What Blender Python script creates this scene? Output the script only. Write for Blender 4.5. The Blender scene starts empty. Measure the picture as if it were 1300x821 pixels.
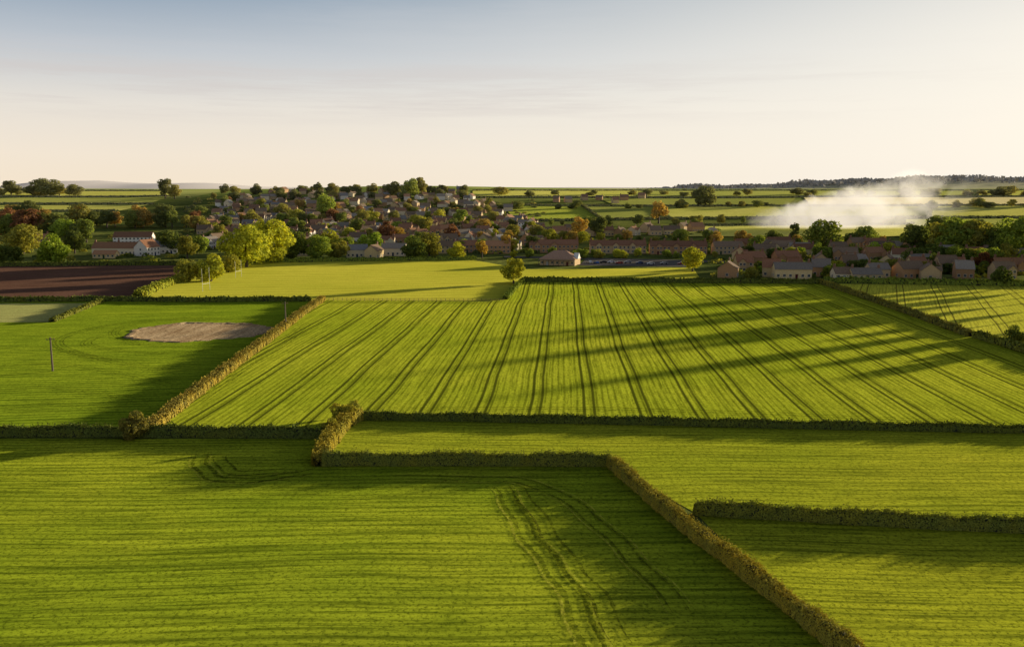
import bpy, bmesh, math, random
import numpy as np
from mathutils import Vector, Matrix
random.seed(7); rng = np.random.default_rng(7)
scene = bpy.context.scene
col = scene.collection
R = math.radians
FPX = 1126.0; CAMH = 42.0
TH = math.atan(170.5/FPX); ST, CT = math.sin(TH), math.cos(TH)
SUN_AZ, SUN_EL = R(57), R(6.0)

# ------------------------------------------------------------ terrain height
def sm(t):
    t = max(0.0, min(1.0, t)); return t*t*(3-2*t)
def H(x, y):
    h = 42*sm((y-550)/1250) - 25*sm((y-2000)/1000)
    if y > 550:
        h += 12*math.exp(-((x+190)/260)**2-((y-1420)/300)**2)
        h += 1.2*math.sin(x/170+1)*math.sin(y/210)*sm((y-700)/400)
        h += (64+8*math.sin(x/310)+4*math.sin(x/133+2))*math.exp(-((y-3800)/700)**2)*sm((x-200)/1400)
        h += 84*math.exp(-((x+3050)/420)**2-((y-6200)/700)**2) + 66*math.exp(-((x+2200)/500)**2-((y-6200)/700)**2)
        h += 40*math.exp(-((y-7600)/900)**2)
    return h
def at(px, py):
    xv, yv = (px-650)/FPX, (410.5-py)/FPX
    d = (xv, CT+yv*ST, -ST+yv*CT)
    t = 40.0; prev = t
    while t < 2600:
        if CAMH+d[2]*t < H(d[0]*t, d[1]*t): break
        prev = t; t *= 1.01
    a, b = prev, t
    for _ in range(24):
        m = (a+b)/2
        if CAMH+d[2]*m < H(d[0]*m, d[1]*m): b = m
        else: a = m
    return Vector((d[0]*a, d[1]*a, H(d[0]*a, d[1]*a)))

# ------------------------------------------------------------ materials
def newmat(name):
    m = bpy.data.materials.new(name); m.use_nodes = True
    m.node_tree.nodes.clear()
    return m, m.node_tree.nodes, m.node_tree.links
class NB:
    def __init__(s, m): s.n = m.node_tree.nodes; s.l = m.node_tree.links
    def node(s, t, **k):
        o = s.n.new(t)
        for a, b in k.items(): setattr(o, a, b)
        return o
    def put(s, sock, v):
        if isinstance(v, bpy.types.NodeSocket): s.l.new(v, sock)
        else: sock.default_value = v
    def math(s, op, a, b=0.0, c=None):
        o = s.node('ShaderNodeMath', operation=op); s.put(o.inputs[0], a); s.put(o.inputs[1], b)
        if c is not None: s.put(o.inputs[2], c)
        return o.outputs[0]
    def vmath(s, op, a, b=None):
        o = s.node('ShaderNodeVectorMath', operation=op); s.put(o.inputs[0], a)
        if b is not None:
            s.put(o.inputs['Scale'] if op == 'SCALE' else o.inputs[1], b)
        return o.outputs['Value'] if op in ('DOT_PRODUCT', 'LENGTH') else o.outputs[0]
    def mix(s, f, a, b, bt='MIX'):
        o = s.node('ShaderNodeMix', data_type='RGBA', blend_type=bt)
        s.put(o.inputs[0], f); s.put(o.inputs[6], a); s.put(o.inputs[7], b)
        return o.outputs[2]
    def noise(s, vec, scale, detail=3, rough=.55):
        o = s.node('ShaderNodeTexNoise'); s.put(o.inputs['Vector'], vec)
        o.inputs['Scale'].default_value = scale; o.inputs['Detail'].default_value = detail
        o.inputs['Roughness'].default_value = rough
        return o.outputs['Fac']
    def comb(s, x, y, z=0.0):
        o = s.node('ShaderNodeCombineXYZ'); s.put(o.inputs[0], x); s.put(o.inputs[1], y); s.put(o.inputs[2], z)
        return o.outputs[0]
    def ramp(s, f, lo, hi):
        o = s.node('ShaderNodeMapRange'); s.put(o.inputs[0], f)
        o.inputs[1].default_value = lo; o.inputs[2].default_value = hi; o.clamp = True
        return o.outputs[0]
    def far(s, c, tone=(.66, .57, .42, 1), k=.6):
        """distance haze painted into the base colour of far surfaces"""
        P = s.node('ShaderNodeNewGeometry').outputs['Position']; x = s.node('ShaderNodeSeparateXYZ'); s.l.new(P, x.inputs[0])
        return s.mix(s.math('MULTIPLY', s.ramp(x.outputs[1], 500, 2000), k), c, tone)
    def out(s, sh, vol=False):
        o = s.node('ShaderNodeOutputMaterial'); s.l.new(sh, o.inputs['Volume' if vol else 'Surface'])
def c4(c): return (c[0], c[1], c[2], 1)
SH = (math.sin(SUN_AZ), math.cos(SUN_AZ), 0)

def field_mat(name, ca, cb, dark, vp=0.05, row=0.9, rowamt=.5, tram=0, lean=.95, horiz=False, streak=.5, off=0.0, patch=.012, twidth=.027, gain=1.5, grain=.65, ragged=0, drill=.55, fs=1.3):
    """upright crop leaves: rows, wheel tracks left by the tractor, patchy growth"""
    ca, cb = [x*gain for x in ca], [x*gain for x in cb]; dark = [dark[0]*gain*1.4, dark[1]*gain*1.1, dark[2]*gain]
    m, n, l = newmat(name); b = NB(m)
    P = b.node('ShaderNodeNewGeometry').outputs['Position']
    L = math.hypot(1, vp); ax = (1/L, -vp/L, 0); av = (vp/L, 1/L, 0)
    if horiz: ax, av = (-vp/L, 1/L, 0), (1/L, vp/L, 0)
    wob = b.math('MULTIPLY', b.math('SUBTRACT', b.noise(P, .012, 2), .5), 9.0 if not tram else 2.5)
    u = b.math('ADD', b.vmath('DOT_PRODUCT', P, ax), wob); v = b.vmath('DOT_PRODUCT', P, av)
    big = b.noise(P, patch, 4, .6)
    st = b.noise(b.comb(b.math('MULTIPLY', u, .55), b.math('MULTIPLY', v, .018)), 1.0, 4, .7)
    dr = b.noise(b.comb(b.math('MULTIPLY', u, 1.8), b.math('MULTIPLY', v, .05)), 1.0, 4, .75)
    fine = b.noise(P, fs, 5, .85)
    clump = b.noise(b.comb(b.math('MULTIPLY', u, 1.0), b.math('MULTIPLY', v, .35)), .5, 3, .7)
    c = b.mix(b.ramp(big, .32, .68), c4(ca), c4(cb))
    c = b.mix(b.math('MULTIPLY', b.ramp(st, .42, .70), streak), c, c4(dark))
    c = b.mix(b.math('MULTIPLY', b.ramp(clump, .5, .75), .4), c, c4(dark))
    c = b.mix(b.math('MULTIPLY', b.ramp(dr, .51, .60), drill), c, c4([x*.62 for x in dark]))
    rw = b.math('ADD', b.math('MULTIPLY', b.math('SINE', b.math('MULTIPLY', u, 2*math.pi/row)), .5), .5)
    rwm = b.math('MULTIPLY', b.math('MULTIPLY', b.ramp(rw, .55, .9), b.ramp(st, .25, .6)), rowamt)
    rwm = b.math('MULTIPLY', rwm, b.ramp(clump, .25, .5))
    c = b.mix(rwm, c, c4([x*.6 for x in dark]))
    c = b.mix(b.math('MULTIPLY', b.ramp(fine, .49, .60), grain), c, c4([x*.45 for x in dark]))
    height = b.math('ADD', b.math('MULTIPLY', fine, .5), b.math('MULTIPLY', rw, -.10*rowamt))
    height = b.math('SUBTRACT', height, b.math('MULTIPLY', dr, .3*drill))
    if tram:
        fr = b.math('FRACT', b.math('ADD', b.math('DIVIDE', u, tram), off))
        dd = b.math('ABSOLUTE', b.math('SUBTRACT', fr, .5))
        near = b.math('ABSOLUTE', b.math('SUBTRACT', dd, .092))
        tm = b.math('SUBTRACT', 1.0, b.ramp(near, twidth*.5, twidth*1.4))
        tm = b.math('MULTIPLY', tm, b.ramp(b.noise(b.comb(b.math('MULTIPLY', u, .12), b.math('MULTIPLY', v, .03)), 1., 3), .1, .4))
        c = b.mix(b.math('MULTIPLY', tm, .95), c, c4([dark[0]*.35, dark[1]*.34, dark[2]*.6]))
        height = b.math('SUBTRACT', height, b.math('MULTIPLY', tm, .35))
    bp = b.node('ShaderNodeBump'); bp.inputs['Strength'].default_value = .8; bp.inputs['Distance'].default_value = .6
    l.new(height, bp.inputs['Height'])
    nn = b.vmath('NORMALIZE', b.vmath('ADD', bp.outputs[0], tuple(x*lean for x in SH)))
    d = b.node('ShaderNodeBsdfDiffuse'); l.new(c, d.inputs[0]); l.new(nn, d.inputs['Normal']); d.inputs['Roughness'].default_value = 0
    sh = d.outputs[0]
    if ragged:
        t = b.node('ShaderNodeBsdfTransparent'); mx = b.node('ShaderNodeMixShader')
        l.new(b.math('ADD', b.math('MULTIPLY', b.ramp(b.noise(P, 1.1, 4, .8), .42, .62), 1-ragged), ragged), mx.inputs[0])
        l.new(sh, mx.inputs[1]); l.new(t.outputs[0], mx.inputs[2]); sh = mx.outputs[0]
    b.out(sh); return m

def leaf_mat(name, trans=.45, gain=2.2, island=.9):
    m, n, l = newmat(name); b = NB(m)
    oc = b.node('ShaderNodeObjectInfo').outputs['Color']; g = b.node('ShaderNodeNewGeometry')
    r = b.ramp(g.outputs['Random Per Island'], 0, 1)
    k = b.math('ADD', b.math('MULTIPLY', r, island*gain), (.95-island/2)*gain)
    c = b.vmath('SCALE', oc, k)
    big = b.noise(g.outputs['Position'], .35, 2)
    c = b.mix(b.ramp(big, .35, .75), c, b.vmath('MULTIPLY', c, (1.35, 1.15, .8)))
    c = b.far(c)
    d = b.node('ShaderNodeBsdfDiffuse'); t = b.node('ShaderNodeBsdfTranslucent'); mx = b.node('ShaderNodeMixShader')
    l.new(c, d.inputs[0]); l.new(b.vmath('MULTIPLY', c, (1.3, 1.25, .55)), t.inputs[0]); mx.inputs[0].default_value = trans
    l.new(d.outputs[0], mx.inputs[1]); l.new(t.outputs[0], mx.inputs[2]); b.out(mx.outputs[0]); return m
def obj_mat(name, nscale=1.2, amt=.35, rough=.85, bump=0, gain=1.0):
    m, n, l = newmat(name); b = NB(m)
    oc = b.node('ShaderNodeObjectInfo').outputs['Color']; P = b.node('ShaderNodeNewGeometry').outputs['Position']
    nz = b.noise(P, nscale, 4, .7)
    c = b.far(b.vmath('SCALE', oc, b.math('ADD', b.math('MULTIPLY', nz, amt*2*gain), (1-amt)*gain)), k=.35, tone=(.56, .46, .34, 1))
    p = b.node('ShaderNodeBsdfPrincipled'); l.new(c, p.inputs['Base Color']); p.inputs['Roughness'].default_value = rough
    p.inputs['Specular IOR Level'].default_value = .15
    if bump:
        bp = b.node('ShaderNodeBump'); bp.inputs['Strength'].default_value = bump; bp.inputs['Distance'].default_value = .1
        l.new(nz, bp.inputs['Height']); l.new(bp.outputs[0], p.inputs['Normal'])
    b.out(p.outputs[0]); return m
def flat_mat(name, c, rough=.8, metal=0, nscale=2, amt=.2, lean=0):
    m, n, l = newmat(name); b = NB(m)
    g = b.node('ShaderNodeNewGeometry')
    nz = b.noise(g.outputs['Position'], nscale, 4, .7)
    cc = b.vmath('SCALE', (c[0], c[1], c[2]), b.math('ADD', b.math('MULTIPLY', nz, amt*2), 1-amt))
    p = b.node('ShaderNodeBsdfPrincipled'); l.new(cc, p.inputs['Base Color']); p.inputs['Roughness'].default_value = rough
    p.inputs['Metallic'].default_value = metal
    if lean:
        p.inputs['Specular IOR Level'].default_value = 0
        bp = b.node('ShaderNodeBump'); bp.inputs['Strength'].default_value = .8; bp.inputs['Distance'].default_value = .4
        l.new(nz, bp.inputs['Height'])
        l.new(b.vmath('NORMALIZE', b.vmath('ADD', bp.outputs[0], tuple(x*lean for x in SH))), p.inputs['Normal'])
    b.out(p.outputs[0]); return m

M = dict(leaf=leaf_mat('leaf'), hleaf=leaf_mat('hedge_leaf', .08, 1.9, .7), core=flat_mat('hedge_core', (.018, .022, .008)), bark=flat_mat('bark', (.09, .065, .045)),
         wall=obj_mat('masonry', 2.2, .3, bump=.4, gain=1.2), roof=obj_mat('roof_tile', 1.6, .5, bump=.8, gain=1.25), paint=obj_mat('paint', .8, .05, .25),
         white=flat_mat('white_paint', (.75, .74, .7), .5, amt=.08), glass=flat_mat('window_glass', (.03, .035, .04), .08),
         brickch=flat_mat('chimney_brick', (.28, .15, .09)), rubber=flat_mat('rubber', (.02, .02, .02)), wood=flat_mat('weathered_wood', (.16, .12, .085)),
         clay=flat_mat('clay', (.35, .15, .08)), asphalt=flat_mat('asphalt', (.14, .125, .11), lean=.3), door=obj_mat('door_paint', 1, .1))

# ------------------------------------------------------------ object helpers
def tag(o, label=None, cat=None, group=None, kind=None):
    if label: o['label'] = label
    if cat: o['category'] = cat
    if group: o['group'] = group
    if kind: o['kind'] = kind
    return o
def link(name, me, parent=None, mats=(), color=None, loc=None, rz=0):
    o = bpy.data.objects.new(name, me); col.objects.link(o)
    if me is not None and not me.materials:
        for mt in mats: me.materials.append(mt)
    if parent: o.parent = parent
    if color: o.color = c4(color)
    if loc is not None: o.location = loc
    if rz: o.rotation_euler.z = rz
    return o
def pymesh(name, V, F):
    me = bpy.data.meshes.new(name); me.from_pydata([tuple(v) for v in V], [], F); me.update(); return me
def quads(name, V, F, mi=None):
    me = bpy.data.meshes.new(name); V = np.asarray(V, dtype=np.float32); F = np.asarray(F, dtype=np.int32)
    me.vertices.add(len(V)); me.vertices.foreach_set('co', V.ravel())
    me.loops.add(F.size); me.loops.foreach_set('vertex_index', F.ravel())
    me.polygons.add(len(F)); me.polygons.foreach_set('loop_start', np.arange(0, F.size, 4, dtype=np.int32))
    if mi is not None: me.polygons.foreach_set('material_index', np.asarray(mi, dtype=np.int32))
    me.update(calc_edges=True); return me
class MB:
    def __init__(s): s.V = []; s.F = []
    def box(s, x0, x1, y0, y1, z0, z1):
        i = len(s.V)
        s.V += [(x, y, z) for z in (z0, z1) for (x, y) in ((x0, y0), (x1, y0), (x1, y1), (x0, y1))]
        s.F += [(i+3, i+2, i+1, i), (i+4, i+5, i+6, i+7)] + [(i+a, i+(a+1) % 4, i+4+(a+1) % 4, i+4+a) for a in range(4)]
    def prism(s, prof, x0, x1):      # profile (y,z) extruded along x
        i = len(s.V); k = len(prof)
        s.V += [(x0, y, z) for y, z in prof] + [(x1, y, z) for y, z in prof]
        s.F += [tuple(i+a for a in range(k))[::-1], tuple(i+k+a for a in range(k))]
        s.F += [(i+a, i+(a+1) % k, i+k+(a+1) % k, i+k+a) for a in range(k)]
    def tube(s, p, q, r0, r1, k=7):
        p, q = Vector(p), Vector(q); d = (q-p).normalized(); a = d.orthogonal(); b2 = d.cross(a); i = len(s.V)
        for c, r in ((p, r0), (q, r1)):
            for j in range(k):
                t = 2*math.pi*j/k; s.V.append(tuple(c+a*math.cos(t)*r+b2*math.sin(t)*r))
        s.F += [(i+j, i+(j+1) % k, i+k+(j+1) % k, i+k+j) for j in range(k)]
        s.F += [tuple(i+j for j in range(k))[::-1], tuple(i+k+j for j in range(k))]
    def mesh(s, name):
        me = pymesh(name, s.V, s.F)
        bm = bmesh.new(); bm.from_mesh(me); bmesh.ops.recalc_face_normals(bm, faces=bm.faces); bm.to_mesh(me); bm.free(); return me
def leafquads(P, N, S):
    """leaf-clump quads: centre, facing, size"""
    n = len(P); rnd = rng.normal(size=(n, 3)); N = N/np.linalg.norm(N, axis=1, keepdims=True)
    T = np.cross(N, rnd); T /= np.linalg.norm(T, axis=1, keepdims=True); B = np.cross(N, T)
    S = S[:, None]; bend = N*S*.25
    V = np.stack([P-T*S-B*S*.7, P+T*S-B*S*.7+bend, P+T*S*.8+B*S*.7, P-T*S*.8+B*S*.7+bend], 1).reshape(-1, 3)
    F = np.arange(n*4).reshape(-1, 4); return V, F

# ------------------------------------------------------------ terrain
def axis(lo, hi, base, k):
    r = [0.0]; s = base
    while r[-1] < hi: r.append(r[-1]+s); s = base if r[-1] < k else s*1.12
    l_ = [0.0]; s = base
    while l_[-1] > lo: l_.append(l_[-1]-s); s = base if -l_[-1] < k else s*1.12
    return sorted(set(l_+r))
XS = axis(-9000, 9000, 30, 1500); YS = axis(-300, 16000, 20, 2600)
V = [(x, y, H(x, y)) for y in YS for x in XS]; nx = len(XS)
F = [(j*nx+i, j*nx+i+1, (j+1)*nx+i+1, (j+1)*nx+i) for j in range(len(YS)-1) for i in range(nx-1)]
def terrain_mat():
    m, n, l = newmat('grassland'); b = NB(m)
    P = b.node('ShaderNodeNewGeometry').outputs['Position']
    vo = b.node('ShaderNodeTexVoronoi', feature='F1'); l.new(b.vmath('MULTIPLY', P, (.0035, .0022, 0)), vo.inputs['Vector']); vo.inputs['Scale'].default_value = 1
    r = b.node('ShaderNodeSeparateXYZ'); l.new(vo.outputs['Color'], r.inputs[0])
    far = b.mix(b.ramp(r.outputs[0], .1, .9), (.24, .30, .07, 1), (.50, .51, .16, 1))
    near = b.mix(b.ramp(b.noise(P, .03, 4, .7), .35, .65), (.11, .145, .03, 1), (.22, .24, .055, 1))
    near = b.mix(b.math('MULTIPLY', b.ramp(b.noise(P, .25, 4, .8), .42, .6), .7), near, (.06, .065, .025, 1))
    s = b.node('ShaderNodeSeparateXYZ'); l.new(P, s.inputs[0])
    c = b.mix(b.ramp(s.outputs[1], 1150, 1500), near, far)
    c = b.mix(b.ramp(s.outputs[1], 2200, 4200), c, (.56, .50, .42, 1))  # far ground fades into aerial haze tones painted in its colour
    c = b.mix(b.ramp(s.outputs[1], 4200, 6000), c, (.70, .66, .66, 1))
    bp = b.node('ShaderNodeBump'); bp.inputs['Strength'].default_value = .6; bp.inputs['Distance'].default_value = .5
    l.new(b.noise(P, .9, 4, .7), bp.inputs['Height'])
    d = b.node('ShaderNodeBsdfDiffuse'); l.new(c, d.inputs[0]); l.new(b.vmath('NORMALIZE', b.vmath('ADD', bp.outputs[0], tuple(x*.7 for x in SH))), d.inputs['Normal'])
    b.out(d.outputs[0]); return m
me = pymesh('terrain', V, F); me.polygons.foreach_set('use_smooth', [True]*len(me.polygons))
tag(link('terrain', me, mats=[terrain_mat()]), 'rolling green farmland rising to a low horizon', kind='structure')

def flat_field(name, pix, mat, z=.03, label=None):
    pts = [at(*p) for p in pix]
    bm = bmesh.new(); vs = [bm.verts.new((p.x, p.y, z+p.z)) for p in pts]; f = bm.faces.new(vs)
    bmesh.ops.recalc_face_normals(bm, faces=[f])
    if f.normal.z < 0: f.normal_flip()
    bmesh.ops.triangulate(bm, faces=[f]); me = bpy.data.meshes.new(name); bm.to_mesh(me); bm.free()
    return tag(link(name, me, mats=[mat]), label, kind='structure')
def quad_field(name, pix, mat, z=.3, label=None, n=26):
    a, b, c, d = [at(*p) for p in pix]
    V = []; F = []
    for j in range(n+1):
        for i in range(n+1):
            u, v = i/n, j/n; p = (a*(1-u)+b*u)*(1-v)+(d*(1-u)+c*u)*v
            V.append((p.x, p.y, H(p.x, p.y)+z))
    for j in range(n):
        for i in range(n): k = j*(n+1)+i; F.append((k, k+n+1, k+n+2, k+1))
    me = pymesh(name, V, F); me.polygons.foreach_set('use_smooth', [True]*len(F))
    if me.polygons[0].normal.z < 0: me.flip_normals()
    return tag(link(name, me, mats=[mat]), label, kind='structure')

G1 = field_mat('crop_near', (.215, .295, .013), (.385, .405, .025), (.055, .105, .007), vp=.03, row=1.6, rowamt=.6, horiz=True, streak=.6, gain=1.75, drill=.65, patch=.018, grain=.75, fs=1.8)
G2 = field_mat('crop_strip', (.28, .335, .017), (.42, .415, .028), (.08, .13, .01), vp=-.04, row=1.6, rowamt=.5, horiz=True, streak=.5, drill=.6, grain=.75, patch=.018, gain=1.6, fs=1.7)
G3 = field_mat('crop_corner', (.28, .335, .017), (.42, .415, .025), (.08, .13, .01), vp=-.06, row=1.4, rowamt=.55, horiz=True, drill=.65, grain=.75, gain=1.65, fs=1.8)
G4 = field_mat('crop_tramlined', (.295, .365, .017), (.465, .47, .034), (.11, .17, .01), vp=.058, row=1.3, rowamt=.75, tram=10.4, streak=.45, drill=.55, gain=1.55, twidth=.030)
G5 = field_mat('crop_left', (.20, .295, .014), (.30, .365, .02), (.06, .125, .008), vp=.12, row=2.2, rowamt=.8, horiz=True, streak=.6, drill=.8, gain=1.6)
G8 = field_mat('crop_right', (.44, .45, .04), (.56, .54, .06), (.20, .24, .03), vp=.42, row=1.3, rowamt=.4, tram=14, streak=.3, twidth=.014)
GF = field_mat('far_square', (.34, .40, .05), (.44, .47, .07), (.18, .23, .03), vp=.3, row=6, rowamt=.3, streak=.3)
GP = field_mat('mown_grass', (.42, .42, .04), (.55, .51, .06), (.22, .25, .02), vp=.1, row=9, rowamt=.4, horiz=True, streak=.35, grain=.4, drill=.3)
GPL = field_mat('pale_pasture', (.30, .33, .10), (.40, .41, .14), (.18, .2, .07), row=5, rowamt=.2, horiz=True)
BR = field_mat('ploughed_soil', (.15, .08, .052), (.21, .115, .08), (.05, .03, .022), vp=.05, row=2.2, rowamt=.5, horiz=True, lean=.5, gain=1.3)
SO = field_mat('bare_soil', (.38, .27, .15), (.56, .42, .25), (.15, .11, .055), row=5, rowamt=.2, lean=.75, patch=.09, gain=1.4, grain=.9, streak=.6, drill=.35)
FB = field_mat('far_bright', (.46, .48, .09), (.60, .58, .15), (.27, .30, .06), row=12, rowamt=.3, horiz=True)
FM = field_mat('far_mid', (.34, .38, .08), (.42, .44, .11), (.22, .26, .06), row=14, rowamt=.3, horiz=True)
FD = field_mat('far_dark', (.26, .30, .06), (.32, .34, .08), (.16, .19, .045), row=14, rowamt=.3, horiz=True, lean=.8)
FY = field_mat('far_pale', (.64, .58, .28), (.70, .64, .33), (.46, .43, .2), row=14, rowamt=.2, horiz=True)

flat_field('crop_field', [(-300, 556), (405, 557), (408, 590), (775, 592), (960, 728), (1120, 850), (1300, 1000), (-500, 1000)], G1)
flat_field('crop_field', [(425, 550), (455, 532), (1300, 549), (1800, 560), (1800, 705), (1300, 672), (885, 652), (775, 591), (408, 589)], G2, z=.034)
flat_field('crop_field', [(885, 653), (1300, 673), (1800, 706), (1800, 1000), (1300, 1000), (1120, 850), (960, 728)], G3, z=.038)
flat_field('crop_field', [(410, 381), (620, 383), (642, 380), (662, 358), (1040, 359), (1230, 427), (1300, 447), (1500, 511), (1626, 551), (1300, 547), (455, 531), (425, 549), (195, 548)], G4, z=.042)
flat_field('crop_field', [(-400, 383), (395, 382), (190, 547), (-400, 552)], G5, z=.046)
flat_field('ploughed_field', [(-400, 338), (232, 337), (226, 352), (175, 378), (-400, 381)], BR)
flat_field('playing_field', [(290, 334), (600, 330), (668, 342), (880, 340), (890, 356), (662, 357), (640, 381), (620, 382), (395, 381), (180, 377), (236, 354)], GP, z=.05)
flat_field('pasture', [(-400, 386), (115, 385), (65, 409), (-400, 411)], GPL, z=.06)
flat_field('crop_field', [(1045, 360), (1800, 368), (1800, 553), (1634, 550), (1500, 509), (1300, 443), (1235, 425)], G8, z=.054)
aL = at(165, 422); aR = at(337, 422); yT = at(250, 410).y; yB = at(250, 433).y
V = []; F = []; K = 120                       # shallow hollow with a low uneven soil bank round it
rads = [random.uniform(-.035, .035)+1+.05*math.sin(3*2*math.pi*k/K+1)+.03*math.sin(7*2*math.pi*k/K)+.02*math.sin(19*2*math.pi*k/K) for k in range(K)]
for (f_, z_) in ((1.07, .05), (1.03, .38), (.98, .40), (.92, .12)):
    for k in range(K):
        t = 2*math.pi*k/K; rr = f_*rads[k]; zz = z_*(.6+.4*math.sin(5*t+1)*math.sin(2*t)) if z_ > .2 else z_
        V.append(((aL.x+aR.x)/2+math.cos(t)*(aR.x-aL.x)/2*rr, (yT+yB)/2+math.sin(t)*(yT-yB)/2*rr, max(zz, .05)))
for j in range(3):
    for k in range(K): F.append((j*K+k, j*K+(k+1) % K, (j+1)*K+(k+1) % K, (j+1)*K+k))
F.append(tuple(3*K+k for k in range(K)))
bm = bmesh.new(); bm.from_mesh(pymesh('tmp', V, F)); bmesh.ops.recalc_face_normals(bm, faces=bm.faces); bm.faces.ensure_lookup_table()
if bm.faces[-1].normal.z < 0: bmesh.ops.reverse_faces(bm, faces=bm.faces)
me = bpy.data.meshes.new('bare_soil'); bm.to_mesh(me); bm.free()
tag(link('bare_soil', me, mats=[SO]), 'pale round hollow of bare soil in the left crop field', kind='structure')

far = [([(-250, 249), (215, 249), (225, 242.5), (-250, 242.5)], FB), ([(-250, 258), (190, 259), (215, 250), (-250, 250)], FM),
       ([(-250, 268), (150, 268), (190, 260), (-250, 259)], FB), ([(-250, 296), (120, 290), (150, 269), (-250, 269)], FD),
       ([(600, 249), (800, 250), (820, 242), (600, 242)], FB), ([(800, 250), (1010, 250), (1030, 242), (820, 242)], FM),
       ([(655, 281), (765, 279), (735, 260), (640, 262)], GF), ([(765, 279), (850, 277), (830, 263), (738, 261)], FD),
       ([(850, 278), (1010, 277), (985, 262), (835, 263)], FB), ([(780, 261), (1000, 261), (1010, 252), (760, 252)], FD),
       ([(1000, 277), (1180, 276), (1180, 262), (985, 262)], FM), ([(1180, 275), (1600, 276), (1600, 262), (1180, 262)], FB),
       ([(1030, 261), (1190, 261), (1190, 251), (1020, 251)], FY), ([(1190, 261), (1600, 261), (1600, 250), (1190, 251)], FY),
       ([(1010, 250), (1240, 250), (1240, 242), (1030, 242)], FM), ([(1240, 249), (1700, 249), (1700, 242), (1240, 242)], FB),
       ([(850, 301), (1160, 301), (1150, 286), (850, 288)], FB), ([(1150, 296), (1600, 292), (1600, 278), (1150, 279)], FM)]
for i, (q_, mt) in enumerate(far): quad_field('farm_field', q_, mt, z=.3+.02*i)
flat_field('car_park', [(735, 337), (880, 339), (900, 331), (745, 328)], M['asphalt'], z=.08)
flat_field('estate_road', [(640, 327), (1290, 342), (1290, 339.5), (640, 325)], M['asphalt'], z=.1)

# wheel tracks
trk = field_mat('track_crop', (.07, .105, .008), (.11, .14, .012), (.035, .06, .005), row=1.3, rowamt=.3, lean=.5, gain=1.15, ragged=.22)
trl = field_mat('pressed_crop', (.44, .46, .045), (.56, .55, .06), (.2, .24, .03), row=1.3, rowamt=.2, lean=.95, gain=1.5, ragged=.4)
tz = [.09]
def track(pix, w=.5, gap=1.9, mat=None, z=None):
    tz[0] += .005; z = tz[0]
    P = [at(*p) for p in pix]; C = []
    for i in range(len(P)-1):
        p0, p1, p2, p3 = P[max(i-1, 0)], P[i], P[i+1], P[min(i+2, len(P)-1)]
        for k in range(24):
            t = k/24; C.append(.5*((2*p1)+(p2-p0)*t+(2*p0-5*p1+4*p2-p3)*t*t+(3*p1-p0-3*p2+p3)*t**3))
    V = []; F = []
    for s in (-1, 1):
        i0 = len(V)
        for i, c in enumerate(C):
            d = (C[min(i+1, len(C)-1)]-C[max(i-1, 0)]).normalized(); nrm = Vector((-d.y, d.x, 0)); ww = w*(.5+.7*random.random())*min(1, .1+i/20, .1+(len(C)-i)/20)
            sh = .22*math.sin(i*.21+len(C))
            for e in (-.5, .5):
                q = c+nrm*(s*gap/2+e*ww+sh); V.append((q.x, q.y, z))
        for i in range(len(C)-1): F.append((i0+2*i, i0+2*i+1, i0+2*i+3, i0+2*i+2))
    me = pymesh('wheel_track', V, F); tag(link('wheel_track', me, mats=[mat or trk]), kind='structure')
T1 = [(255, 575), (256, 592), (272, 606), (310, 610), (370, 603), (400, 597)]; T2 = [(636, 617), (650, 640), (668, 674), (696, 712), (722, 748), (745, 800), (760, 860)]
T3 = [(480, 607), (600, 608), (670, 613), (728, 640), (775, 680), (820, 725), (870, 780)]
track(T1, .3, 3.0, trl); track(T1, .7)
track([(280, 578), (285, 592), (310, 601), (370, 596)], .5)
track(T2, .4, 3.2, trl); track(T2, .75, 2.0)
track([(652, 616), (674, 643), (700, 682), (728, 722), (760, 760), (790, 820)], .45, 1.9)
track(T3, .3, 3.0, trl); track(T3, .4)
track([(335, 407), (240, 404), (160, 410), (92, 424), (78, 440), (130, 455), (190, 462)], .6)
track([(160, 422), (118, 430), (120, 440), (200, 448), (290, 442)], .5)
track([(345, 424), (335, 437), (270, 441), (190, 438), (150, 428), (158, 415), (220, 406), (300, 406)], .4)
track([(0, 498), (60, 492), (130, 500), (190, 512)], .4)
track([(0, 520), (80, 512), (150, 524)], .4)
track([(-60, 470), (60, 462), (150, 474), (230, 492)], .4); track([(-60, 445), (40, 440), (90, 448), (160, 463), (250, 470)], .4)
track([(455, 520), (700, 519), (900, 523), (1100, 531), (1400, 541)], .45)
track([(395, 408), (360, 437), (300, 475), (228, 530)], .5)

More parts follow.
